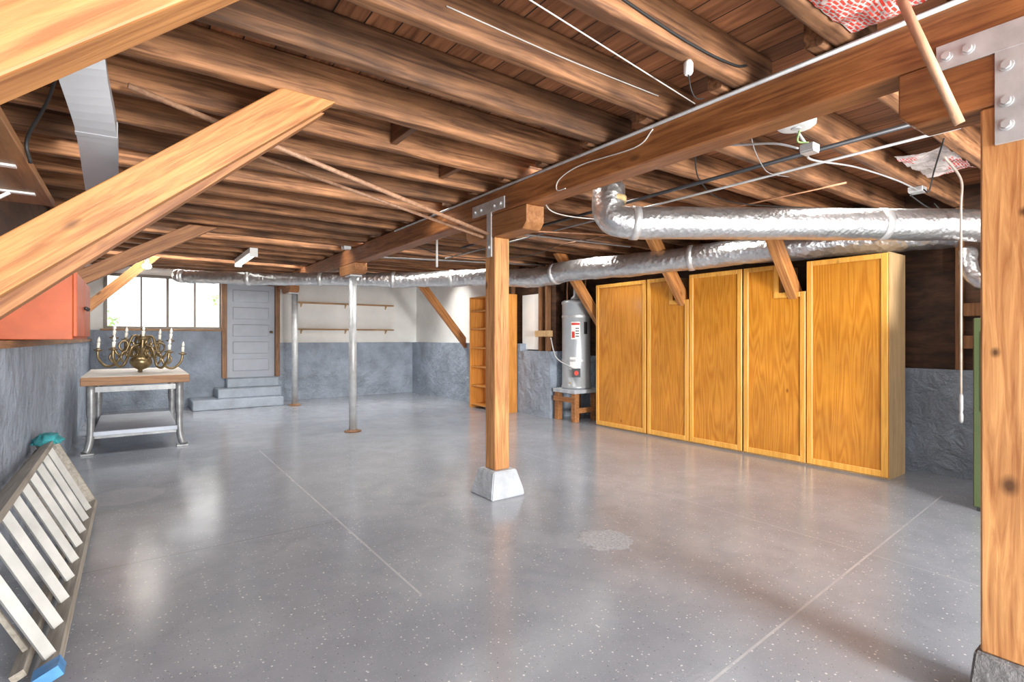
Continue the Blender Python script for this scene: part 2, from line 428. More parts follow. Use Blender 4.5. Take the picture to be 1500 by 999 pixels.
# ------------------------------------------------------------------ setting
XL, XR, YB = -.6, 6.2, 11.6
struct(MB().box(-.8, 6.4, -3.0, 11.8, -.12, 0).build('floor', 'floor', origin=(0, 0, 0)), 'grey speckled epoxy floor')
struct(MB().box(-.8, 6.4, -1.0, 11.8, 2.722, 2.76).build('ceiling', 'ceil', origin=(0, 0, 0)), 'dark subfloor boards above the joists')
w = struct(MB().box(-.85, XL, -1.0, 11.8, 0, 1.24).build('wall_left', 'conc'), 'rough grey painted concrete wall on the left')
MB().box(-.85, -.68, -1.0, 11.8, 1.24, 2.72).build('boarding', 'darkboard', w)
MB().box(-.68, -.585, -1.0, 11.6, 1.24, 1.285).build('sill_plate', 'shelfwoodY', w)
w = struct(MB().box(XR, 6.4, -1.0, 6.45, 0, 1.0).box(5.45, 6.4, 6.45, 7.25, 0, 1.08).box(5.45, 5.7, 7.25, 11.6, 0, 1.2).build('wall_right', 'conc'), 'rough grey concrete wall on the right with a stepped end')
MB().box(6.28, 6.4, -1.0, 6.5, 1.0, 2.72).box(5.7, 6.3, 6.5, 6.6, 1.08, 2.72).box(5.62, 5.7, 6.5, 8.5, 1.08, 2.72).build('boarding', 'darkboard', w)
MB().box(5.60, 5.7, 8.5, 11.69, 1.2, 2.72).build('white_lining', 'white', w)
MB().box(5.575, 5.62, 6.9, 7.35, 1.1, 2.05).build('white_panel', 'white', w)
w = struct(MB().box(-.8, 1.44, YB, 11.8, 0, 1.44).box(2.44, 5.45, YB-.02, 11.8, 0, 1.2).box(1.44, 2.44, YB, 11.8, 0, .51).build('wall_back', 'conc'), 'back wall with grey concrete base')
MB().box(2.44, 5.62, 11.7, 11.8, 1.2, 2.72).box(1.4, 2.44, 11.7, 11.8, 2.40, 2.72).box(-.8, 1.44, 11.7, 11.8, 2.46, 2.72).box(-.8, -.42, 11.7, 11.8, 1.44, 2.46).build('white_lining', 'white', w)
wd = struct(MB().box(-.42, 1.42, 11.66, 11.76, 2.41, 2.46).box(-.42, 1.42, 11.66, 11.76, 1.46, 1.51).box(-.42, -.37, 11.66, 11.76, 1.51, 2.41).box(1.37, 1.42, 11.66, 11.76, 1.51, 2.41)
    .box(.105, .135, 11.67, 11.75, 1.51, 2.41).box(.50, .545, 11.67, 11.75, 1.51, 2.41).box(.945, .975, 11.67, 11.75, 1.51, 2.41).build('window_1', 'winframe'), 'brown framed sliding window beside the grey door')
MB().box(-.37, 1.37, 11.71, 11.716, 1.51, 2.41).build('pane', 'glass', wd)
MB().box(-.46, 1.44, 11.56, 11.66, 1.43, 1.465, .004).build('window_sill', 'shelfwood', wd)
struct(MB().box(1.40, 1.49, 11.54, 11.72, .51, 2.44, .005).box(2.37, 2.46, 11.54, 11.72, .51, 2.44, .005).box(1.49, 2.37, 11.54, 11.72, 2.37, 2.44, .005).build('trim_1', 'trimwood'), 'brown wooden casing around the grey door')
d = struct(MB().box(1.49, 2.37, 11.63, 11.67, .515, 2.37, .003).build('door_1', 'doorgrey'), 'grey five panel door at the top of the steps')
for i in range(5):
    z0 = .64+i*.345
    MB().box(1.60, 2.26, 11.617, 11.635, z0, z0+.24, .012, 2).build('door_panel', 'doorgrey', d)
MB().tube([(2.30, 11.63, 1.42), (2.30, 11.585, 1.42)], [.014, .014], 10).lathe([(.012, 0), (.03, .012), (.032, .03), (.02, .05), (.003, .055)], (2.30, 11.575, 1.393), 14).build('door_knob', 'brass', d)
st = thing('concrete_steps', (1.6, 11.2, 0), 'grey painted concrete steps leading up to the grey door', 'steps')
MB().box(.85, 2.36, 10.74, 11.595, 0, .17, .012).build('step', 'stepc', st)
MB().box(1.27, 2.37, 11.0, 11.595, .17, .34, .012).build('step', 'stepc', st)
MB().box(1.46, 2.38, 11.28, 11.595, .34, .51, .012).build('step', 'stepc', st)

# outside
struct(MB().box(-8, 12, 11.8, 22, .7, .8).build('ground', 'outground'), 'paved yard outside the window')
struct(MB().box(-12, 16, -14, -3.0, -.15, -.02).build('ground', 'outground'), 'driveway outside the garage opening')
fm = MB()
for i in range(9): fm.box(.75+i*.34, 1.08+i*.34, 14.6, 14.63, .8, 2.75)
tag(fm.build('garden_fence', 'fence'), 'pale board fence seen through the window', 'fence')
def shrub(c, r, n, label):
    bm = MB()
    for i in range(n):
        d = Vector((random.gauss(0, 1), random.gauss(0, 1), random.gauss(0, 1))).normalized()*r*random.uniform(.4, 1)
        p = Vector(c)+Vector((d.x, d.y*.6, d.z*1.2)); a = Vector((random.gauss(0,1), random.gauss(0,1), random.gauss(0,1))).normalized()*.06
        b_ = a.cross(Vector((random.random(), .3, 1))).normalized()*.035
        f = bm.bm.faces.new([bm.bm.verts.new(p-a), bm.bm.verts.new(p+b_), bm.bm.verts.new(p+a), bm.bm.verts.new(p-b_)])
    bm.tube([(c[0], c[1], .8), (c[0], c[1], c[2])], .02, 6)
    tag(bm.build('shrub', 'grass'), label, 'plant')
shrub((-.6, 14.2, 1.5), .42, 220, 'leafy green shrub outside the left end of the window')
shrub((1.8, 14.2, 2.2), .28, 110, 'leafy green shrub outside the window near the door')

# ------------------------------------------------------------------ joists
NJ = 24; JY = [.48+.46*k for k in range(NJ)]
JW = .040
def joist_mesh(x0, x1, seed):
    r = .020; prof = []
    for cy, cz, a0 in ((JW-r, r, -90), (JW-r, .198-r, 0), (-JW+r, .198-r, 90), (-JW+r, r, 180)):
        for k in range(4):
            a = math.radians(a0+k*30); prof.append((cy+r*math.cos(a), cz+r*math.sin(a)))
    n = int((x1-x0)/.06); secs = []
    for i in range(n+1):
        x = x0+(x1-x0)*i/n; q = []
        sag = .005*noise.noise(Vector((x*.8, seed*7.1, 0)))
        for (py, pz) in prof:
            v = Vector((x*1.9, py*14, pz*14+seed*11.3))
            k1 = .0045*noise.noise(v)+.0042*noise.noise(v*3.5)
            f = 1 if pz < .12 else .3
            q.append((x, py*(1+k1*17*f)+sag, min(.198, max(0.0005, pz+(k1*1.9*f if pz < .1 else 0)))))
        secs.append(q)
    return MB().loft(secs, True).mesh('ceiling_joist', 'joist')
ML = [joist_mesh(-.67, 2.62, s) for s in (1, 2, 3)]
MR = [joist_mesh(2.32, 6.27, s) for s in (4, 5, 6)]
MS = [joist_mesh(2.32, 5.59, s) for s in (7, 8)]
for k, y in enumerate(JY):
    side = 'from the camera' if k < 14 else 'from the back wall'
    n = ORD[k] if k < 14 else ORD[NJ-1-k]
    o = bpy.data.objects.new('ceiling_joist', ML[k % 3]); COL.objects.link(o); o.location = (0, y, 2.522)
    tag(o, f'brown ceiling joist on the left of the main beam, {n} counted {side}', 'joist', 'joists left of the main beam')
    o = bpy.data.objects.new('ceiling_joist', (MR[k % 3] if y < 6.35 else MS[k % 2])); COL.objects.link(o); o.location = (0, y+.088, 2.522)
    tag(o, f'brown ceiling joist on the right of the main beam, {n} counted {side}', 'joist', 'joists right of the main beam')
bl = [(1.35, 5, 'left of the main beam near the thin pipes'), (1.95, 6, 'close to the beam beside the central post')]
for x, k, wh in bl:
    tag(MB().box(x, x+.045, JY[k]+.044, JY[k+1]-.044, 2.56, 2.715, .004).build('joist_blocking', 'blocking'), f'short dark wooden block between two joists, {wh}', 'blocking', 'blocking between joists')

# main beam, blocks, posts, piers
tag(MB().box(2.39, 2.55, -.9, 11.58, 2.312, 2.52, .01, 2).build('main_beam', 'beam'), 'long reddish brown main beam carrying the joists', 'beam')
def capblock(y0, y1, z0, label, mat='cap'):
    tag(MB().prism([(y0+.0, 2.31), (y0, z0+.05), (y0+.05, z0), (y1-.05, z0), (y1, z0+.05), (y1, 2.31)], 'X', 2.39, 2.56, .006).build('cap_block', mat), label, 'block', 'cap blocks under the main beam')
capblock(3.10, 3.98, 2.13, 'short timber cap block on top of the central wooden post')
capblock(.10, .75, 2.10, 'dark timber cap block on the foreground right post', 'beam')
capblock(6.85, 7.5, 2.17, 'timber cap block on the nearer steel pipe column')
capblock(10.4, 11.05, 2.17, 'timber cap block on the farther steel pipe column')
tag(MB().box(2.395, 2.54, 3.53, 3.675, .212, 2.128, .006).build('wooden_post', 'post'), 'orange brown square wooden post in the middle of the floor', 'post', 'square wooden posts')
tag(MB().box(2.395, 2.57, .34, .51, .205, 2.098, .006).build('wooden_post', 'postf'), 'large knotty orange brown wooden post in the right foreground', 'post', 'square wooden posts')
def pier(cx, cy, h, b0, t0, label, mat):
    m_ = MB(); q = [(-1,-1),(1,-1),(1,1),(-1,1)]
    m_.loft([[(cx+a*r, cy+c*r, z) for a, c in q] for r, z in [(b0, 0), (b0*.96, .05), (t0, h)]])
    bmesh.ops.bevel(m_.bm, geom=m_.bm.edges[:], offset=.008, segments=2, affect='EDGES')
    tag(m_.build('concrete_pier', mat), label, 'pier', 'concrete piers')
pier(2.468, 3.602, .211, .165, .115, 'pale concrete pier under the central wooden post', 'concl')
pier(2.485, .425, .204, .12, .10, 'dark concrete pier under the foreground right post', 'concd')

def bracket(name_label, plate, strap, bolts_):
    x0 = 2.381
    t = thing('metal_bracket', (x0, plate[0], plate[2]), name_label, 'bracket', 'steel straps on the beam')
    MB().box(x0, x0+.009, *plate, .001).build('plate', 'galv', t)
    MB().box(x0+.001, x0+.014, *strap, .001).build('strap', 'galv', t)
    for y, z in bolts_:
        MB().tube([(x0+.002, y, z), (x0-.012, y, z)], [.014, .014], 6).tube([(x0+.002, y, z), (x0-.003, y, z)], .020, 12).build('bolt', 'galv', t)
bracket('small galvanised T strap fixing the central post to the beam', (3.38, 3.86, 2.335, 2.43), (3.57, 3.635, 1.97, 2.335),
        [(3.43, 2.38), (3.52, 2.38), (3.72, 2.38), (3.81, 2.38), (3.60, 2.05)])
bracket('large galvanised strap with hex bolts on the foreground post', (.10, .63, 2.275, 2.365), (.37, .47, 1.96, 2.33),
        [(.60, 2.32), (.54, 2.32), (.44, 2.22), (.44, 2.10), (.44, 2.02)])
def pipecol(x, y, r, label):
    t = thing('pipe_column', (x, y, 0), label, 'column', 'steel pipe columns')
    MB().tube([(x, y, .012), (x, y, 2.15)], r, 20).build('pipe', 'greyp', t)
    MB().lathe([(.115, 0), (.115, .012), (r+.02, .02), (r+.015, .03)], (x, y, 0), 24).build('base_plate', 'trimwood', t)
    MB().box(2.40, 2.56, y-.11, y+.11, 2.15, 2.168).build('cap_plate', 'galv', t)
pipecol(2.47, 7.16, .052, 'pale grey steel pipe column, nearer of the two')
pipecol(2.53, 10.62, .055, 'pale grey steel pipe column beside the door steps, farther of the two')

# braces
def brace(x0, z0, x1, z1, y, w, dpt, label, group, mat='brace'):
    """axis from (x0,z0) at the wall to (x1,z1) at the joists; ends cut plumb at x0 and level at z1"""
    ang = math.atan2(z1-z0, x1-x0); hw = w/2
    dz = hw/abs(math.cos(ang)); dx = hw/abs(math.sin(ang)); sg = 1 if x1 > x0 else -1
    pts = [(x0, z0-dz), (x1+sg*dx, z1), (x1-sg*dx, z1), (x0, z0+dz)]
    m_ = MB().prism(pts, 'Y', y-dpt/2, y+dpt/2, .005)
    fr = Matrix.Translation(((x0+x1)/2, y, (z0+z1)/2)) @ Matrix.Rotation(-ang, 4, 'Y')
    tag(m_.build('knee_brace', mat, frame=fr), label, 'brace', group)
gl = 'diagonal braces on the left wall'
brace(-.67, 1.345, .715, 2.518, 2.74, .17, .07, 'long pale diagonal brace above the red wall cabinet', gl)
brace(-.67, 1.275, .72, 2.518, 2.92, .16, .09, 'darker diagonal brace running just behind the long pale one', gl, 'brace2')
brace(-.67, 1.37, .65, 2.518, 1.15, .17, .10, 'pale diagonal brace closest to the camera at top left', gl, 'bracen')
brace(-.67, 1.73, .62, 2.518, 6.60, .14, .10, 'diagonal brace running up behind the red cabinet', gl, 'brace2')
brace(-.67, 1.58, .24, 2.518, 9.50, .13, .09, 'farthest left diagonal brace, close to the window', gl)
gr = 'diagonal braces on the right wall'
brace(6.195, 1.08, 5.0, 2.518, 2.68, .15, .09, 'diagonal brace entering the widest notch of the nearest cabinet', gr)
brace(6.195, 1.08, 5.0, 2.518, 4.045, .15, .09, 'diagonal brace entering the notch of the middle cabinet', gr)
brace(6.195, 1.10, 5.0, 2.518, 5.70, .14, .09, 'diagonal brace between the cabinets and the water heater', gr)
brace(5.44, 1.20, 4.30, 2.518, 9.1, .14, .09, 'diagonal brace against the white wall by the orange bookcase', gr)

for y, wh in ((6.62, 'right of the white panel'), (6.8, 'touching the white panel'), (7.62, 'behind the orange bookcase')):
    tag(MB().box(5.53, 5.618, y, y+.05, 1.082 if y < 7.2 else 1.202, 2.515, .003).build('wall_stud', 'stud'), f'bare wooden wall stud {wh}', 'stud', 'studs near the water heater')
tag(MB().box(5.455, 5.528, 6.47, 6.85, 1.32, 1.42, .004).build('timber_block', 'rawply'), 'pale timber block on the studs beside the water heater', 'block')
for y, wh in ((1.45, 'close to the cabinets'), (.98, 'behind the foreground post')):
    tag(MB().box(6.205, 6.278, y, y+.05, 1.002, 2.515, .003).build('wall_stud', 'stud'), f'dark wooden wall stud on the right wall {wh}', 'stud', 'studs beyond the cabinets')
for z, wh in ((1.5, 'upper'), (1.2, 'lower')):
    tag(MB().box(6.21, 6.279, 1.035, 1.445, z, z+.12, .004).build('wall_board', 'stud'), f'dark horizontal board between the studs right of the cabinets, {wh} of two', 'board')

# ------------------------------------------------------------------ tall cabinets
Z0, Z1 = .02, 2.08
X0 = 5.60
def door_outline(ya, yb, notch):
    if not notch: return [(ya, Z0), (yb, Z0), (yb, Z1), (ya, Z1)]
    n1, nz = notch
    return [(ya, Z0), (yb, Z0), (yb, Z1), (n1, Z1), (n1, nz), (ya, nz)]
def cab_door(parent, ya, yb, notch=None):
    ya += .006; yb -= .006
    o = MB().prism(door_outline(ya, yb, notch), 'X', X0-.022, X0-.003).build('door', 'ply', parent)
    fw = .055; xa, xb = X0-.036, X0-.0222
    f = MB()
    f.box(xa, xb, yb-fw, yb, Z0, Z1, .004)
    f.box(xa, xb, ya+fw, yb-fw, Z0, Z0+.06, .004)
    if notch:
        n1, nz = notch
        f.box(xa, xb, ya, ya+fw, Z0, nz, .004).box(xa, xb, ya+fw, n1+fw, nz-fw, nz, .004)
        f.box(xa, xb, n1, n1+fw, nz, Z1, .004).box(xa, xb, n1+fw, yb-fw, Z1-.05, Z1, .004)
    else:
        f.box(xa, xb, ya, ya+fw, Z0, Z1, .004).box(xa, xb, ya+fw, yb-fw, Z1-.05, Z1, .004)
    f.build('door_frame', 'frame', o)
def unit(ya, yb, notch, label):
    t = thing('tall_cabinet', (5.78, (ya+yb)/2, 0), label, 'cabinet', 'tall plywood cabinets')
    if notch: pts = [(ya, 0), (yb, 0), (yb, Z1), (notch[1], Z1), (notch[1], notch[2]), (notch[0], notch[2]), (notch[0], Z1), (ya, Z1)]
    else: pts = [(ya, 0), (yb, 0), (yb, Z1), (ya, Z1)]
    MB().prism(pts, 'X', X0, 5.99).build('carcass', 'rawply', t)
    return t
A = unit(4.595, 5.535, None, 'tall amber plywood cabinet next to the water heater, without a notch')
cab_door(A, 4.595, 5.535)
B = unit(3.23, 4.585, (3.93, 4.17, 1.78), 'middle tall amber plywood cabinet with two doors and a notched top')
cab_door(B, 3.93, 4.585, (4.17, 1.78)); cab_door(B, 3.23, 3.93)
Cc = unit(1.84, 3.22, (2.54, 2.82, 1.78), 'nearest tall amber plywood cabinet with pale plywood end panel')
cab_door(Cc, 2.54, 3.22, (2.82, 1.78)); cab_door(Cc, 1.82, 2.54)
MB().box(5.60, 5.99, 1.822, 1.838, 0, 2.09).build('side_panel', 'rawply', Cc)

# ------------------------------------------------------------------ water heater and stand
hc = (5.72, 6.12)
sd = thing('heater_stand', (hc[0], hc[1], 0), 'wooden platform on blocks under the water heater', 'stand')
MB().box(5.45, 5.99, 5.86, 6.38, .44, .50, .004).build('platform', 'concl', sd)
for x in (5.47, 5.88):
    for y in (5.88, 6.27):
        MB().box(x, x+.09, y, y+.09, 0, .44, .004).build('leg', 'cap', sd)
MB().box(5.452, 5.469, 5.87, 6.37, .30, .38, .003).build('rail', 'cap', sd); MB().box(5.45, 5.95, 5.862, 5.879, .14, .22, .003).build('rail', 'cap', sd)
wh = thing('water_heater', (hc[0], hc[1], .5), 'grey cylindrical water heater standing on the wooden platform', 'water heater')
MB().lathe([(.20, 0), (.235, .01), (.235, .04), (.225, .05), (.225, 1.33), (.235, 1.335), (.235, 1.37), (.20, 1.395), (.06, 1.405)], (hc[0], hc[1], .5), 36).build('tank', 'tankgrey', wh)
MB().lathe([(.09, 0), (.09, .03), (.05, .07), (.05, .36)], (hc[0], hc[1], 1.905), 18).build('flue', 'galv', wh)
for dx, dy in ((-.1, .1), (.1, -.1)):
    MB().tube(catmull([(hc[0]+dx, hc[1]+dy, 1.89), (hc[0]+dx, hc[1]+dy, 2.1), (hc[0]+dx+.05, hc[1]+dy+.02, 2.3), (hc[0]+dx+.2, hc[1]+dy, 2.45)], 6), .014, 10).build('water_pipe', 'copper', wh)
af = math.atan2(-hc[1], -hc[0])
lb_ = MB().arcpatch(hc, .2255, .229, af-.35, af+.25, 1.28, 1.55).build('label_sticker', 'whitep', wh)
MB().arcpatch(hc, .2255, .230, af-.33, af+.23, 1.50, 1.535).build('label_band', 'stickred', lb_)
MB().arcpatch(hc, .2255, .230, af-.3, af-.1, 1.30, 1.40).build('label_mark', 'stickred', lb_)
for i in range(4): MB().arcpatch(hc, .2255, .230, af-.05, af+.2, 1.32+i*.04, 1.335+i*.04).build('label_line', 'black', lb_)
MB().arcpatch(hc, .2255, .229, af+.55, af+.85, 1.36, 1.55).build('label_sticker', 'black', wh)
MB().arcpatch(hc, .2255, .229, af-.45, af+.1, .80, 1.0).build('label_sticker', 'whitep', wh)
for z in (1.62, .93): MB().arcpatch(hc, .226, .232, 0, 2*PI-.01, z, z+.035, 40).build('strap', 'galv', wh)
fx, fy = math.cos(af), math.sin(af)
MB().obox((hc[0]+fx*.22, hc[1]+fy*.22, .76), (hc[0]+fx*.31, hc[1]+fy*.31, .76), .13, .13, (-fy, fx, 0)).build('gas_valve', 'darkmetal', wh)
MB().tube([(hc[0]+fx*.31, hc[1]+fy*.31, .76), (hc[0]+fx*.335, hc[1]+fy*.335, .76)], .035, 14).build('dial', 'stickred', wh)
MB().tube(catmull([(hc[0]+fx*.28-fy*.05, hc[1]+fy*.28+fx*.05, .78), (5.42, 6.2, .95), (5.4, 6.3, 1.1), (5.43, 6.40, 1.3)], 6), .011, 8).build('gas_hose', 'galv', wh)
MB().tube([(hc[0]+fx*.22+fy*.1, hc[1]+fy*.22-fx*.1, .60), (hc[0]+fx*.28+fy*.1, hc[1]+fy*.28-fx*.1, .60)], .015, 10).build('drain_valve', 'brass', wh)

# bookcase
bk = thing('bookcase', (5.27, 7.85, 0), 'tall orange wooden bookcase with empty shelves behind the central post', 'bookcase')
MB().box(5.12, 5.42, 7.30, 7.33, 0, 2.06, .003).build('side_panel', 'book', bk)
MB().box(5.12, 5.42, 8.37, 8.40, 0, 2.06, .003).build('side_panel', 'book', bk)
MB().box(5.405, 5.42, 7.33, 8.37, .05, 2.04).build('back_panel', 'book', bk)
for z in (.05, .40, .75, 1.10, 1.45, 1.78, 2.03):
    MB().box(5.13, 5.405, 7.33, 8.37, z, z+.028, .003).build('shelf', 'book', bk)

for z, wh_ in ((2.04, 'upper'), (1.47, 'lower')):
    t = thing('wall_ledge', (3.85, 11.64, z), f'thin wooden ledge across the white back wall, {wh_} of the two', 'shelf', 'ledges on the back wall')
    MB().box(2.75, 4.98, 11.58, 11.698, z, z+.03, .003).build('board', 'shelfwood', t)
    for x in (2.9, 3.85, 4.8): MB().prism([(11.698, z), (11.60, z), (11.698, z-.08)], 'X', x, x+.02).build('bracket', 'rawply', t)

# ------------------------------------------------------------------ left side: cabinet, shelf, duct
rc = thing('wall_cabinet', (-.47, 4.95, 1.29), 'burnt orange painted cabinet hung on the left wall', 'cabinet')
MB().box(-.67, -.31, 4.3, 5.6, 1.29, 1.74, .004).build('body', 'red', rc)
for y in (4.32, 4.97):
    dr = MB().box(-.309, -.29, y, y+.62, 1.31, 1.72, .003).build('door', 'red', rc)
    MB().lathe([(.008, 0), (.014, .01), (.014, .02), (.004, .026)], (-.275, y+.55 if y < 4.5 else y+.07, 1.50), 12).build('knob', 'darkmetal', dr)
sh = thing('wall_shelf', (-.48, 2.3, 1.92), 'brown wall shelf with white brackets at the left edge', 'shelf')
MB().box(-.67, -.30, 1.3, 3.26, 1.92, 1.95, .003).build('board', 'shelfwoodY', sh)
for y in (2.55, 3.0):
    MB().box(-.67, -.34, y, y+.03, 1.912, 1.9195).box(-.679, -.67, y, y+.03, 1.68, 1.9195).obox((-.66, y+.015, 1.72), (-.42, y+.015, 1.912), .012, .012, (0, 1, 0)).build('bracket', 'whitep', sh)

def section(c, t, wdir, w, h):
    t = Vector(t).normalized(); wd_ = Vector(wdir); wd_ = (wd_-t*wd_.dot(t)).normalized(); up = t.cross(wd_)
    return [Vector(c)+wd_*a*w/2+up*b_*h/2 for a, b_ in ((-1,-1),(1,-1),(1,1),(-1,1))]
cen = catmull([(-.215, 2.97, 2.68), (-.185, 3.06, 2.51), (-.145, 3.30, 2.34), (-.15, 3.9, 2.25), (-.16, 4.7, 2.17)], 8)
secs = []
for i, c_ in enumerate(cen):
    tt = cen[min(i+1, len(cen)-1)]-cen[max(i-1, 0)]
    f_ = min(1, i/15)
    secs.append(section(c_, tt, (1, 0, 0), .205-.045*f_, .07+.02*f_))
gd = thing('sheet_duct', (-.16, 3.5, 2.2), 'flat grey sheet metal duct curving down from the joists at left', 'duct')
dm = MB().loft(secs); bmesh.ops.bevel(dm.bm, geom=[e for e in dm.bm.edges if len(e.link_faces) == 2 and e.calc_face_angle(0) > 1.0], offset=.006, segments=2, affect='EDGES')
dob = dm.build('duct_run', 'ductgrey', gd)
c_ = cen[16]; tt = cen[17]-cen[15]
MB().loft([section(c_-tt*.12, tt, (1, 0, 0), .166, .095), section(c_+tt*.12, tt, (1, 0, 0), .166, .095)]).build('seam_collar', 'ductgrey', gd)

# ladder
ld = thing('stepladder', (-.35, 3.9, 0), 'worn grey stepladder lying folded on its side against the left wall', 'ladder')
wv = Vector((-.42, 0, .907)).normalized(); nv = Vector((wv.z, 0, -wv.x))
Pn, Pf = Vector((-.255, 2.58, .05)), Vector((-.255, 5.08, .05))
Wn, Wf = .53, .55
def lad(t, wf, n):
    p = Pn.lerp(Pf, t); return p + wv*((Wn+(Wf-Wn)*t)*wf) + nv*n
for wf in (0, 1):
    MB().obox(lad(0, wf, 0), lad(1, wf, 0), .066, .030, nv).build('rail', 'railwood', ld)
    MB().obox(lad(.03, wf*.90+.05, -.09), lad(.985, wf*.90+.05, -.075), .045, .028, nv).build('rear_rail', 'railwood', ld)
for i in range(9):
    t_ = .045+i*.107
    a, b_ = lad(t_, .03, .0), lad(t_, .97, .0)
    s_o = MB().obox(a, b_, .040, .016, (nv*.80+Vector((0, .6, 0)))).build('step', 'aluw', ld)
for i in range(5):
    t_ = .10+i*.2
    MB().obox(lad(t_, .07, -.083), lad(t_, .93, -.083), .018, .016, nv).build('rear_bar', 'railwood', ld)
for wf in (0, 1):
    MB().obox(lad(-.012, wf, 0), lad(.022, wf, 0), .084, .042, nv).build('foot', 'blue', ld)
MB().obox(lad(.10, 1, 0), lad(.135, 1, 0), .072, .036, nv).build('tape_wrap', 'blue', ld)
MB().obox(lad(1.0, -.02, -.03), lad(1.0, 1.02, -.03), .12, .03, nv).build('top_cap', 'railwood', ld)
tm = MB()
bmesh.ops.create_icosphere(tm.bm, subdivisions=4, radius=1)
cp = lad(.965, 1.02, -.02)
for v in tm.bm.verts:
    q = v.co.copy(); nn = noise.noise(q*2.1)*.5+1
    rr2 = q.x*q.x+q.y*q.y
    zz = q.z*.016 + .014*noise.noise(q*5) - .07*max(0, rr2-.35)
    v.co = Vector((q.x*.08*nn, q.y*.12*nn, zz)) + cp + Vector((.01, -.01, .046))
for f in tm.bm.faces: f.smooth = True
tag(tm.build('rag', 'teal'), 'crumpled teal rag draped on the far top end of the ladder', 'cloth')

# ------------------------------------------------------------------ table and chandelier
tb = thing('work_table', (.02, 8.2, 0), 'work table with pale worn top and steel legs below the window', 'table')
TX0, TX1, TY0, TY1 = -.47, .55, 7.36, 9.1
MB().box(TX0+.01, TX1-.01, TY0+.01, TY1, .862, .872).build('top_surface', 'tabletop', tb)
MB().box(TX0, TX1, TY0, TY1, .77, .862, .006).build('table_top', 'tableedge', tb)
for sx, x in ((-1, -.38), (1, .45)):
    for sy, y in ((-1, 7.47), (1, 8.98)):
        MB().tube(catmull([(x, y, .77), (x, y, .45), (x+sx*.005, y+sy*.01, .18), (x+sx*.03, y+sy*.03, .05), (x+sx*.05, y+sy*.05, .015)], 5), [.045]*6+[.036]*10+[.033]*4+[.045], 8).box(x-.06+sx*.03, x+.06+sx*.03, y-.06+sy*.03, y+.06+sy*.03, 0, .02, .004).build('leg', 'steel', tb)
for y in (7.47, 8.98): MB().box(-.38, .45, y-.02, y+.02, .69, .75).build('apron', 'steel', tb)
for y in (7.47, 8.98): MB().box(-.38, .45, y-.015, y+.015, .17, .20).build('stretcher', 'steel', tb)
MB().box(-.36, .43, 7.43, 9.0, .20, .25, .006).build('lower_shelf', 'palegrey', tb)

cz = .874; cc = (.07, 7.95)
ch = thing('chandelier', (cc[0], cc[1], cz), 'brass chandelier with white candle sleeves resting on the work table', 'chandelier')
MB().lathe([(.01, 0), (.03, .01), (.02, .03), (.08, .06), (.118, .11), (.118, .15), (.08, .20), (.035, .22), (.055, .25), (.055, .28), (.03, .30), (.024, .36), (.05, .40), (.055, .43), (.024, .47), (.018, .52), (.034, .545), (.014, .57), (.004, .59)], (cc[0], cc[1], cz), 28).build('centre_column', 'brass', ch)
def arm(ang, R, z0, zt):
    dx, dy = math.cos(ang), math.sin(ang)
    W = lambda r, z: (cc[0]+dx*r, cc[1]+dy*r, cz+z)
    pr = [(.03, z0), (R*.18, z0+.09), (R*.36, z0+.09), (R*.48, z0-.02), (R*.60, z0-.125), (R*.80, z0-.145), (R*.97, z0-.06), (R, z0+.03), (R, zt)]
    m_ = MB().tube(catmull([W(r, z) for r, z in pr], 6), .015, 8)
    sp1 = [W(R*.58+(.085-.012*k)*math.cos(k*.75-1.2), z0-.02+(.085-.012*k)*math.sin(k*.75-1.2)) for k in range(7)]
    sp2 = [W(R*.26+(.07-.010*k)*math.cos(2.2+k*.75), z0+.02+(.07-.010*k)*math.sin(2.2+k*.75)) for k in range(6)]
    m_.tube(catmull(sp1, 4), .012, 6).tube(catmull(sp2, 4), .012, 6)
    a = m_.build('arm', 'brass', ch)
    OFF[a.name] = Vector((cc[0], cc[1], cz))
    c = W(R, zt)
    MB().lathe([(.012, -.01), (.045, 0), (.05, .012), (.02, .014), (.018, .03)], c, 14).build('drip_pan', 'brass', a)
    MB().lathe([(.015, .014), (.0175, .095), (.010, .097)], c, 10).build('candle_sleeve', 'candle', a)
    MB().lathe([(.006, .097), (.017, .113), (.016, .135), (.003, .17)], c, 10).build('bulb', 'bulbglass', a)
for i in range(5): arm(i*2*PI/5+.3, .46, .21, .25)
for i in range(5): arm(i*2*PI/5+.3+PI/5, .30, .35, .40)
ch.rotation_euler = (math.radians(-3), math.radians(4), 0)

# ------------------------------------------------------------------ ducts
def bands(o, pts, r, idxs):
    for i in idxs:
        a = pts[i]; b_ = pts[i+1]; d = (b_-a).normalized()
        MB().tube([a, a+d*.06], r+.004, 24, True).build('tape_band', 'tape', o)
d1 = thing('insulated_duct', (4.2, 2.0, 2.2), 'large silver foil wrapped duct crossing in front of the cabinets', 'duct', 'silver foil ducts')
p1 = [(3.03, 2.86, 2.66), (3.02, 2.86, 2.45), (3.02, 2.85, 2.27), (3.12, 2.76, 2.20), (3.45, 2.54, 2.20), (4.2, 2.03, 2.20), (4.9, 1.56, 2.20), (5.35, 1.25, 2.20), (5.62, 1.03, 2.16), (5.62, .86, 2.0), (5.5, .80, 1.802)]
P1 = catmull(p1, 10)
MB().tube(P1, [.10]*8+[.125]*(len(P1)-8), 28, True, .004).build('foil_sleeve', 'foil', d1)
bands(d1, P1, .126, [31, 58])
MB().tube([(3.03, 2.86, 2.40), (3.03, 2.86, 2.36)], .128, 20, True, .01).build('insulation_collar', 'tan', d1)
d2 = thing('insulated_duct', (4.0, 6.0, 2.15), 'long silver foil duct running behind the posts toward the window', 'duct', 'silver foil ducts')
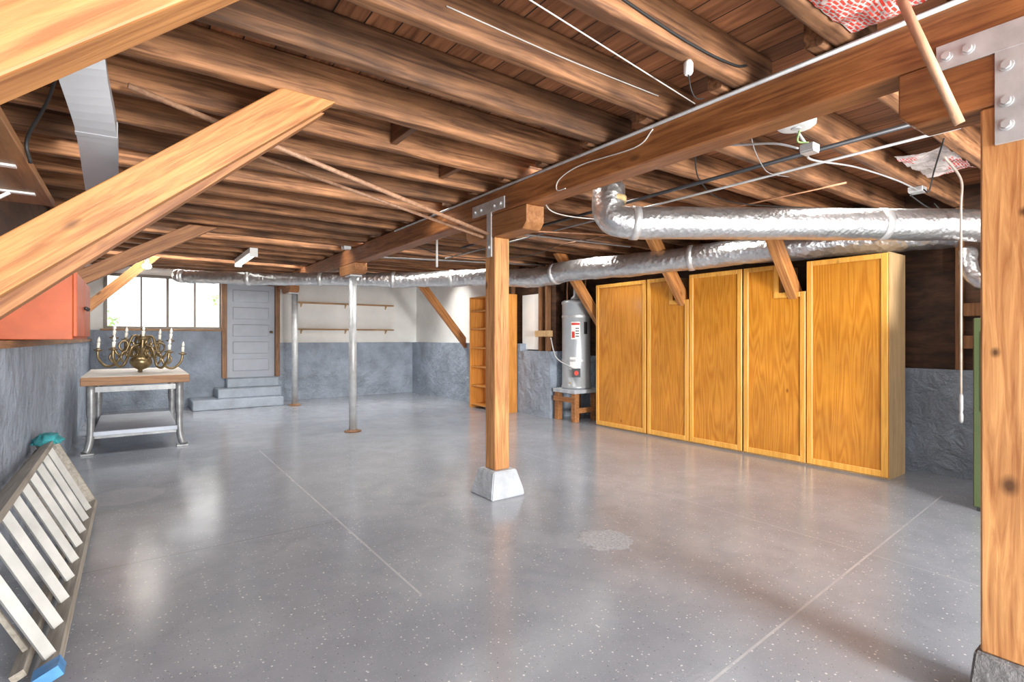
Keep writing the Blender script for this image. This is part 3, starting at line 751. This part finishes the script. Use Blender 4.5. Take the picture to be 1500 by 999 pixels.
p2 = [(6.08, 1.45, 2.27), (5.9, 2.1, 2.27), (5.45, 3.2, 2.25), (5.02, 4.3, 2.205), (4.82, 5.2, 2.215), (4.70, 5.9, 2.175), (4.2, 6.55, 2.20), (3.39, 7.3, 2.18), (2.47, 7.85, 2.185), (1.6, 8.40, 2.17), (.69, 8.94, 2.2), (.5, 9.06, 2.22)]
P2 = catmull(p2, 20)
R2 = [(.14-.05*min(1, max(0, (i-96)/80)))*(1+.05*math.sin(i*.45)*(.5+noise.noise(Vector((i*.13, 2, 3))))) for i in range(len(P2))]
MB().tube(P2, R2, 28, True, .010).build('foil_sleeve', 'foil2', d2)
for i in (48, 88, 112, 128, 144, 164, 184, 204):
    a = P2[i]; dd_ = (P2[i+1]-a).normalized()
    MB().tube([a, a+dd_*.06], R2[i]+.008, 24, True).build('tape_band', 'tape', d2)
d3 = MB().tube(catmull([(4.90, 6.0, 2.22), (5.2, 6.05, 2.28), (5.5, 6.10, 2.36), (5.72, 6.12, 2.36)], 8), .085, 18, True, .006).build('vent_duct', 'foil2')
tag(d3, 'short silver vent duct joining the water heater flue', 'duct', 'silver foil ducts')
fu = thing('furnace', (5.4, .8, 0), 'dark olive green metal furnace cabinet hidden behind the foreground post', 'furnace')
MB().box(5.11, 5.72, .45, 1.13, .03, 1.45, .008).build('casing', 'green', fu)
MB().box(5.13, 5.70, .47, 1.11, 0, .03).build('plinth', 'darkmetal', fu)
MB().box(5.25, 5.70, .55, 1.02, 1.45, 1.8, .005).build('plenum', 'galv', fu)
MB().box(5.100, 5.109, .50, 1.08, .75, 1.35, .003).build('access_panel', 'green', fu)
fl = MB().tube(catmull([(5.62, 1.27, 2.02), (5.54, 1.25, 1.88), (5.50, 1.18, 1.76), (5.54, 1.08, 1.70)], 8), .06, 16, True, .008)
tag(fl.build('flexible_duct', 'foil2'), 'short bulging foil duct dropping beside the foreground post', 'duct', 'silver foil ducts')

# pipes, conduits, wires
def pipe(name, pts, r, mat, label, cat, smooth=0, group=None, seg=8):
    q = catmull(pts, smooth) if smooth else pts
    return tag(MB().tube(q, r, seg).build(name, mat), label, cat, group)
pipe('thin_pipe', [(-.02, 3.09, 2.505), (2.37, 3.60, 2.16)], .016, 'lath', 'long thin pipe slung under the joists from the grey duct to the central post', 'pipe', group='thin pipes under the joists')
pipe('thin_pipe', [(.66, 3.8, 2.508), (2.37, 3.67, 2.145)], .013, 'lath', 'shorter thin pipe slung from a joist to the central post', 'pipe', group='thin pipes under the joists')
pipe('conduit', [(2.377, -.5, 2.50), (2.377, 5.5, 2.50)], .011, 'galv', 'grey conduit along the top edge of the main beam', 'conduit')
pipe('gas_pipe', [(3.3, .85, 2.42), (3.3, 5.6, 2.42)], .014, 'darkmetal', 'dark steel pipe under the joists, closer to the main beam', 'pipe', group='pipes right of the beam')
pipe('gas_pipe', [(3.62, .85, 2.44), (3.62, 6.6, 2.44)], .009, 'dullpipe', 'thin grey pipe under the joists, farther from the main beam', 'pipe', group='pipes right of the beam')
pipe('gas_pipe', [(2.565, 3.62, 2.22), (4.6, 3.5, 2.36)], .010, 'copper', 'thin copper pipe running right from the central post', 'pipe')
pipe('wooden_pole', [(2.225, .69, 2.518), (2.372, .56, 2.06)], .016, 'pole', 'pale pole slanting in front of the beam at top right', 'pole', seg=12)
vp = thing('gas_pipe', (5.10, 1.18, .65), 'thin pale vertical pipe with small valve beside the foreground post', 'pipe')
MB().tube(catmull([(4.4, 1.12, 2.515), (4.9, 1.15, 2.46), (5.05, 1.185, 2.3), (5.05, 1.185, 2.0)], 6)+[Vector((5.05, 1.185, .70))], .008, 8).build('pipe', 'tanpipe', vp)
MB().lathe([(.010, 0), (.015, .02), (.015, .06), (.010, .08), (.014, .10), (.014, .2), (.008, .22)], (5.05, 1.185, .66), 12).build('valve', 'dullpipe', vp)
gc = 'white cables on the ceiling'
pipe('cable', [at(770, -4, 2.519), at(1018, 152, 2.519)], .003, 'cablew', 'white cable stretched under the joists toward the beam', 'cable', group=gc)
pipe('cable', [(1.0, 1.815, 2.61), (1.6, 1.815, 2.60), (2.30, 1.815, 2.61)], .003, 'cablew', 'white cable fixed along the side of a joist', 'cable', 6, gc)
pipe('cable', [(2.386, 1.92, 2.485), (2.386, 2.05, 2.42), (2.386, 2.5, 2.44), (2.386, 2.72, 2.40), (2.386, 2.75, 2.33), (2.386, 2.66, 2.32)], .004, 'cablew', 'white wire looped on the face of the main beam', 'cable', 8, gc)
pipe('cable', [(-.24, 2.9, 2.515), (-.255, 2.6, 2.2), (-.29, 2.4, 1.98), (-.285, 2.42, 1.9)], .006, 'black', 'black cable hanging beside the left wall shelf', 'cable', 6)
pipe('cable', [(1.35, 1.354, 2.60), (1.9, 1.354, 2.56), (2.25, 1.354, 2.57), (2.37, 1.354, 2.60)], .006, 'black', 'dark cable strung along a joist near the beam', 'cable', 6)
go = 'loose cables right of the beam'
pipe('cable', [(2.75, 1.9, 2.515), (3.4, 2.3, 2.46), (4.2, 2.5, 2.465), (5.2, 2.1, 2.48), (5.8, 1.95, 2.515)], .005, 'black', 'black cable sagging above the large silver duct', 'cable', 8, go)
pipe('cable', [(5.18, 1.54, 2.475), (5.3, 1.46, 2.38), (5.55, 1.42, 2.36), (5.75, 1.5, 2.44), (5.85, 1.56, 2.515)], .006, 'black', 'short black cable looping from the box above the large duct', 'cable', 8, go)
pipe('cable', [(2.62, 3.2, 2.515), (2.9, 3.4, 2.38), (3.4, 3.3, 2.36), (3.9, 3.25, 2.43), (4.3, 3.30, 2.515)], .005, 'cablew', 'white cable sagging left of the large duct elbow', 'cable', 8, go)
pipe('cable', [(2.60, 5.9, 2.515), (3.0, 5.7, 2.34), (3.6, 5.5, 2.30), (4.2, 5.3, 2.38), (4.5, 5.2, 2.515)], .005, 'black', 'black cable sagging above the far silver duct', 'cable', 8, go)
pipe('cable', [(2.64, 1.49, 2.515), (2.9, 1.62, 2.43), (3.25, 1.75, 2.40), (3.55, 1.85, 2.43), (4.0, 1.95, 2.515)], .003, 'dullpipe', 'thin loose grey wire drooping behind the smoke alarm', 'cable', 8, go)
pipe('cable', [(4.0, 1.02, 2.515), (4.3, 1.15, 2.40), (4.75, 1.3, 2.38), (5.0, 1.4, 2.46)], .005, 'black', 'black wire drooping under the small insulation scrap', 'cable', 8, go)
pipe('thin_pipe', [(2.56, 4.4, 2.38), (4.86, 4.25, 2.40)], .009, 'dullpipe', 'thin grey pipe crossing above the far silver duct', 'pipe')
pipe('thin_pipe', [(4.5, 1.75, 2.51), (4.5, 5.2, 2.51)], .008, 'copper', 'thin copper pipe under the joists behind the large duct', 'pipe')
pipe('thin_pipe', [(2.56, 6.6, 2.36), (5.2, 6.3, 2.44)], .010, 'dullpipe', 'thin grey pipe running from the beam toward the water heater', 'pipe')
so = thing('pull_socket', (2.0, 1.40, 2.46), 'small white pull socket under a joist near the beam', 'socket')
MB().lathe([(.014, 0), (.02, .01), (.02, .05), (.012, .064)], (1.98, 1.40, 2.46), 12).build('socket', 'whitep', so)
MB().tube(catmull([(1.98, 1.40, 2.46), (2.0, 1.40, 2.40), (2.05, 1.41, 2.38), (2.12, 1.42, 2.40)], 6), .003, 6).build('cord', 'black', so)

sm = thing('smoke_alarm', (2.68, 1.27, 2.34), 'white round smoke alarm hanging right of the main beam', 'smoke alarm')
MB().lathe([(.04, -.012), (.075, -.01), (.088, .0), (.09, .018), (.082, .03), (.05, .034)], (2.68, 1.27, 2.36), 32).build('cover', 'whitep', sm)
MB().lathe([(.02, -.018), (.024, -.012)], (2.68, 1.27, 2.36), 16).build('sensor', 'greyp', sm)
MB().tube([(2.68, 1.27, 2.39), (2.68, 1.27, 2.52)], .012, 8).build('stem', 'galv', sm)
MB().tube(catmull([(2.72, 1.27, 2.355), (2.76, 1.30, 2.31), (2.79, 1.26, 2.297)], 6), .005, 6).build('wire', M['grass'], sm)
def jbox(c, label, s=.05, stem=False):
    t = thing('junction_box', c, label, 'junction box', 'metal junction boxes')
    MB().box(c[0]-s, c[0]+s, c[1]-s, c[1]+s, c[2]-.02, c[2]+.02, .004).build('box', 'galv', t)
    MB().box(c[0]-s*.9, c[0]+s*.9, c[1]-s*.9, c[1]+s*.9, c[2]-.026, c[2]-.02).build('cover_plate', 'galv', t)
    if stem: MB().tube([(c[0]+.02, c[1]+.02, c[2]+.02), (c[0]+.02, c[1]+.15, 2.53)], .008, 8).build('stem', 'galv', t)
jbox((2.80, 1.26, 2.27), 'small metal box with grey cables below the smoke alarm', .035, True)
jbox((5.15, 1.485, 2.502), 'metal junction box under the joists above the large duct')
jbox((2.30, 6.92, 2.503), 'small metal box beside the beam near the nearer pipe column')
jbox((2.9, 6.545, 2.503), 'small metal box right of the beam behind the central post')
for q, wh_ in (([(2.84, 1.28, 2.265), (3.15, 1.40, 2.32), (4.0, 1.50, 2.47), (4.6, 1.46, 2.48), (5.10, 1.47, 2.49)], 'longer'), ([(2.77, 1.30, 2.275), (2.74, 1.42, 2.33), (2.70, 1.7, 2.40), (2.60, 1.9, 2.5)], 'shorter')):
    pipe('flexible_conduit', q, .006, 'galv', f'grey flexible cable leaving the box below the smoke alarm, {wh_} of two', 'cable', 8)
pipe('pipe_drop', [(2.95, 5.59, 2.53), (2.95, 5.59, 2.15)], .014, 'whitep', 'short white pipe hanging from the joists behind the central post', 'pipe')

def film(x0, x1, y0, y1, z, label, mat):
    m_ = MB(); nx, ny = 28, 18; g = []
    for i in range(nx+1):
        row = []
        for j in range(ny+1):
            x = x0+(x1-x0)*i/nx; y = y0+(y1-y0)*j/ny
            row.append(m_.bm.verts.new((x, y, z+.03*noise.noise(Vector((x*8, y*8, 1.3)))+.012*noise.noise(Vector((x*22, y*22, 4))))))
        g.append(row)
    for i in range(nx):
        for j in range(ny):
            f = m_.bm.faces.new((g[i][j], g[i+1][j], g[i+1][j+1], g[i][j+1])); f.smooth = True
    tag(m_.build('insulation_film', mat), label, 'insulation', 'insulation between joists')
film(1.75, 2.37, .525, .898, 2.535, 'silvery insulation film with red print above the beam at top right', 'insul')
film(4.25, 4.95, 1.075, 1.36, 2.54, 'small piece of printed insulation film right of the smoke alarm', 'insul2')

ft = thing('tube_light', (1.32, 8.4, 2.42), 'white fluorescent strip light fixed under the joists', 'light')
MB().box(1.27, 1.37, 7.75, 9.05, 2.45, 2.52, .004).build('housing', 'whitep', ft)
MB().box(1.27, 1.37, 7.75, 7.77, 2.40, 2.45).build('end_cap', 'whitep', ft); MB().box(1.27, 1.37, 9.03, 9.05, 2.40, 2.45).build('end_cap', 'whitep', ft)
for x in (1.295, 1.345): MB().tube([(x, 7.77, 2.43), (x, 9.03, 2.43)], .014, 12).build('tube', 'tube_on', ft)
BX, BY = .16, 9.22
lb = thing('bare_bulb', (BX, BY, 2.30), 'lit bare bulb under the joists near the window', 'light')
MB().lathe([(.02, .085), (.03, .10), (.03, .17), (.05, .19), (.05, .222)], (BX, BY, 2.30), 14).build('socket', 'whitep', lb)
MB().lathe([(.004, 0), (.05, .012), (.062, .04), (.05, .065), (.018, .09)], (BX, BY, 2.30), 16).build('bulb', 'bulb_on', lb)

# ------------------------------------------------------------------ lights
def area(name, loc, rot, sx, sy, e, col=(1, 1, 1), spread=None):
    l = bpy.data.lights.new(name, 'AREA'); l.shape = 'RECTANGLE'; l.size = sx; l.size_y = sy; l.energy = e; l.color = col
    if spread: l.spread = math.radians(spread)
    o = bpy.data.objects.new(name, l); COL.objects.link(o); o.location = loc; o.rotation_euler = rot
def point(name, loc, e, r=.05, col=(1, .95, .88)):
    l = bpy.data.lights.new(name, 'POINT'); l.energy = e; l.shadow_soft_size = r; l.color = col
    o = bpy.data.objects.new(name, l); COL.objects.link(o); o.location = loc
WARM = (1, .97, .92)
area('garage_opening_light', (2.1, -4.0, 1.4), (math.radians(92), 0, 0), 1.3, 1.6, 860, (1, .975, .935))
area('camera_side_fill', (.9, -1.7, .6), (math.radians(122), 0, math.radians(-30)), 1.6, 1.0, 38, WARM)  # unseen soft fill added behind the camera to lift the joists
for i, (x, k, e) in enumerate([(1.0, 8, 22), (4.0, 9, 34), (3.9, 13, 36), (.9, 14, 28), (3.9, 19, 68), (.9, 19, 44), (3.9, 5, 26), (5.0, 2, 10)]):
    sx = 1.6 if k == 2 else 2.8
    area('hidden_bay_fill', (x, JY[k]+(.26 if x < 2.5 else .31), 2.64), (0, 0, 0), sx, .28, e, WARM, 130)  # added fill lamps tucked out of view between joists, no real fittings there
point('bulb_glow', (BX, BY, 2.18), 10, .08)
# daylight from the open sky above the yard, falling in through the window
dv = Vector((.4, 9.4, .4))-Vector((.5, 12.9, 3.5))
area('yard_daylight', (.5, 12.9, 3.5), dv.to_track_quat('-Z', 'Y').to_euler(), 2.2, 1.2, 520, (1, .99, .97))

wld = bpy.data.worlds.new('World'); sc.world = wld; wld.use_nodes = True
bg = wld.node_tree.nodes['Background']; bg.inputs[0].default_value = (.985, .99, 1, 1); bg.inputs[1].default_value = 3.5

# ------------------------------------------------------------------ camera
cd = bpy.data.cameras.new('Camera'); cam = bpy.data.objects.new('Camera', cd); COL.objects.link(cam)
cam.location = (0, 0, H); cam.rotation_euler = (PI/2, 0, -math.atan2(555, 763))
cd.sensor_width = 36; cd.lens = 36*F/1500; cd.shift_y = -.003; cd.clip_start = .05
sc.camera = cam
sc.view_settings.view_transform = 'Standard'
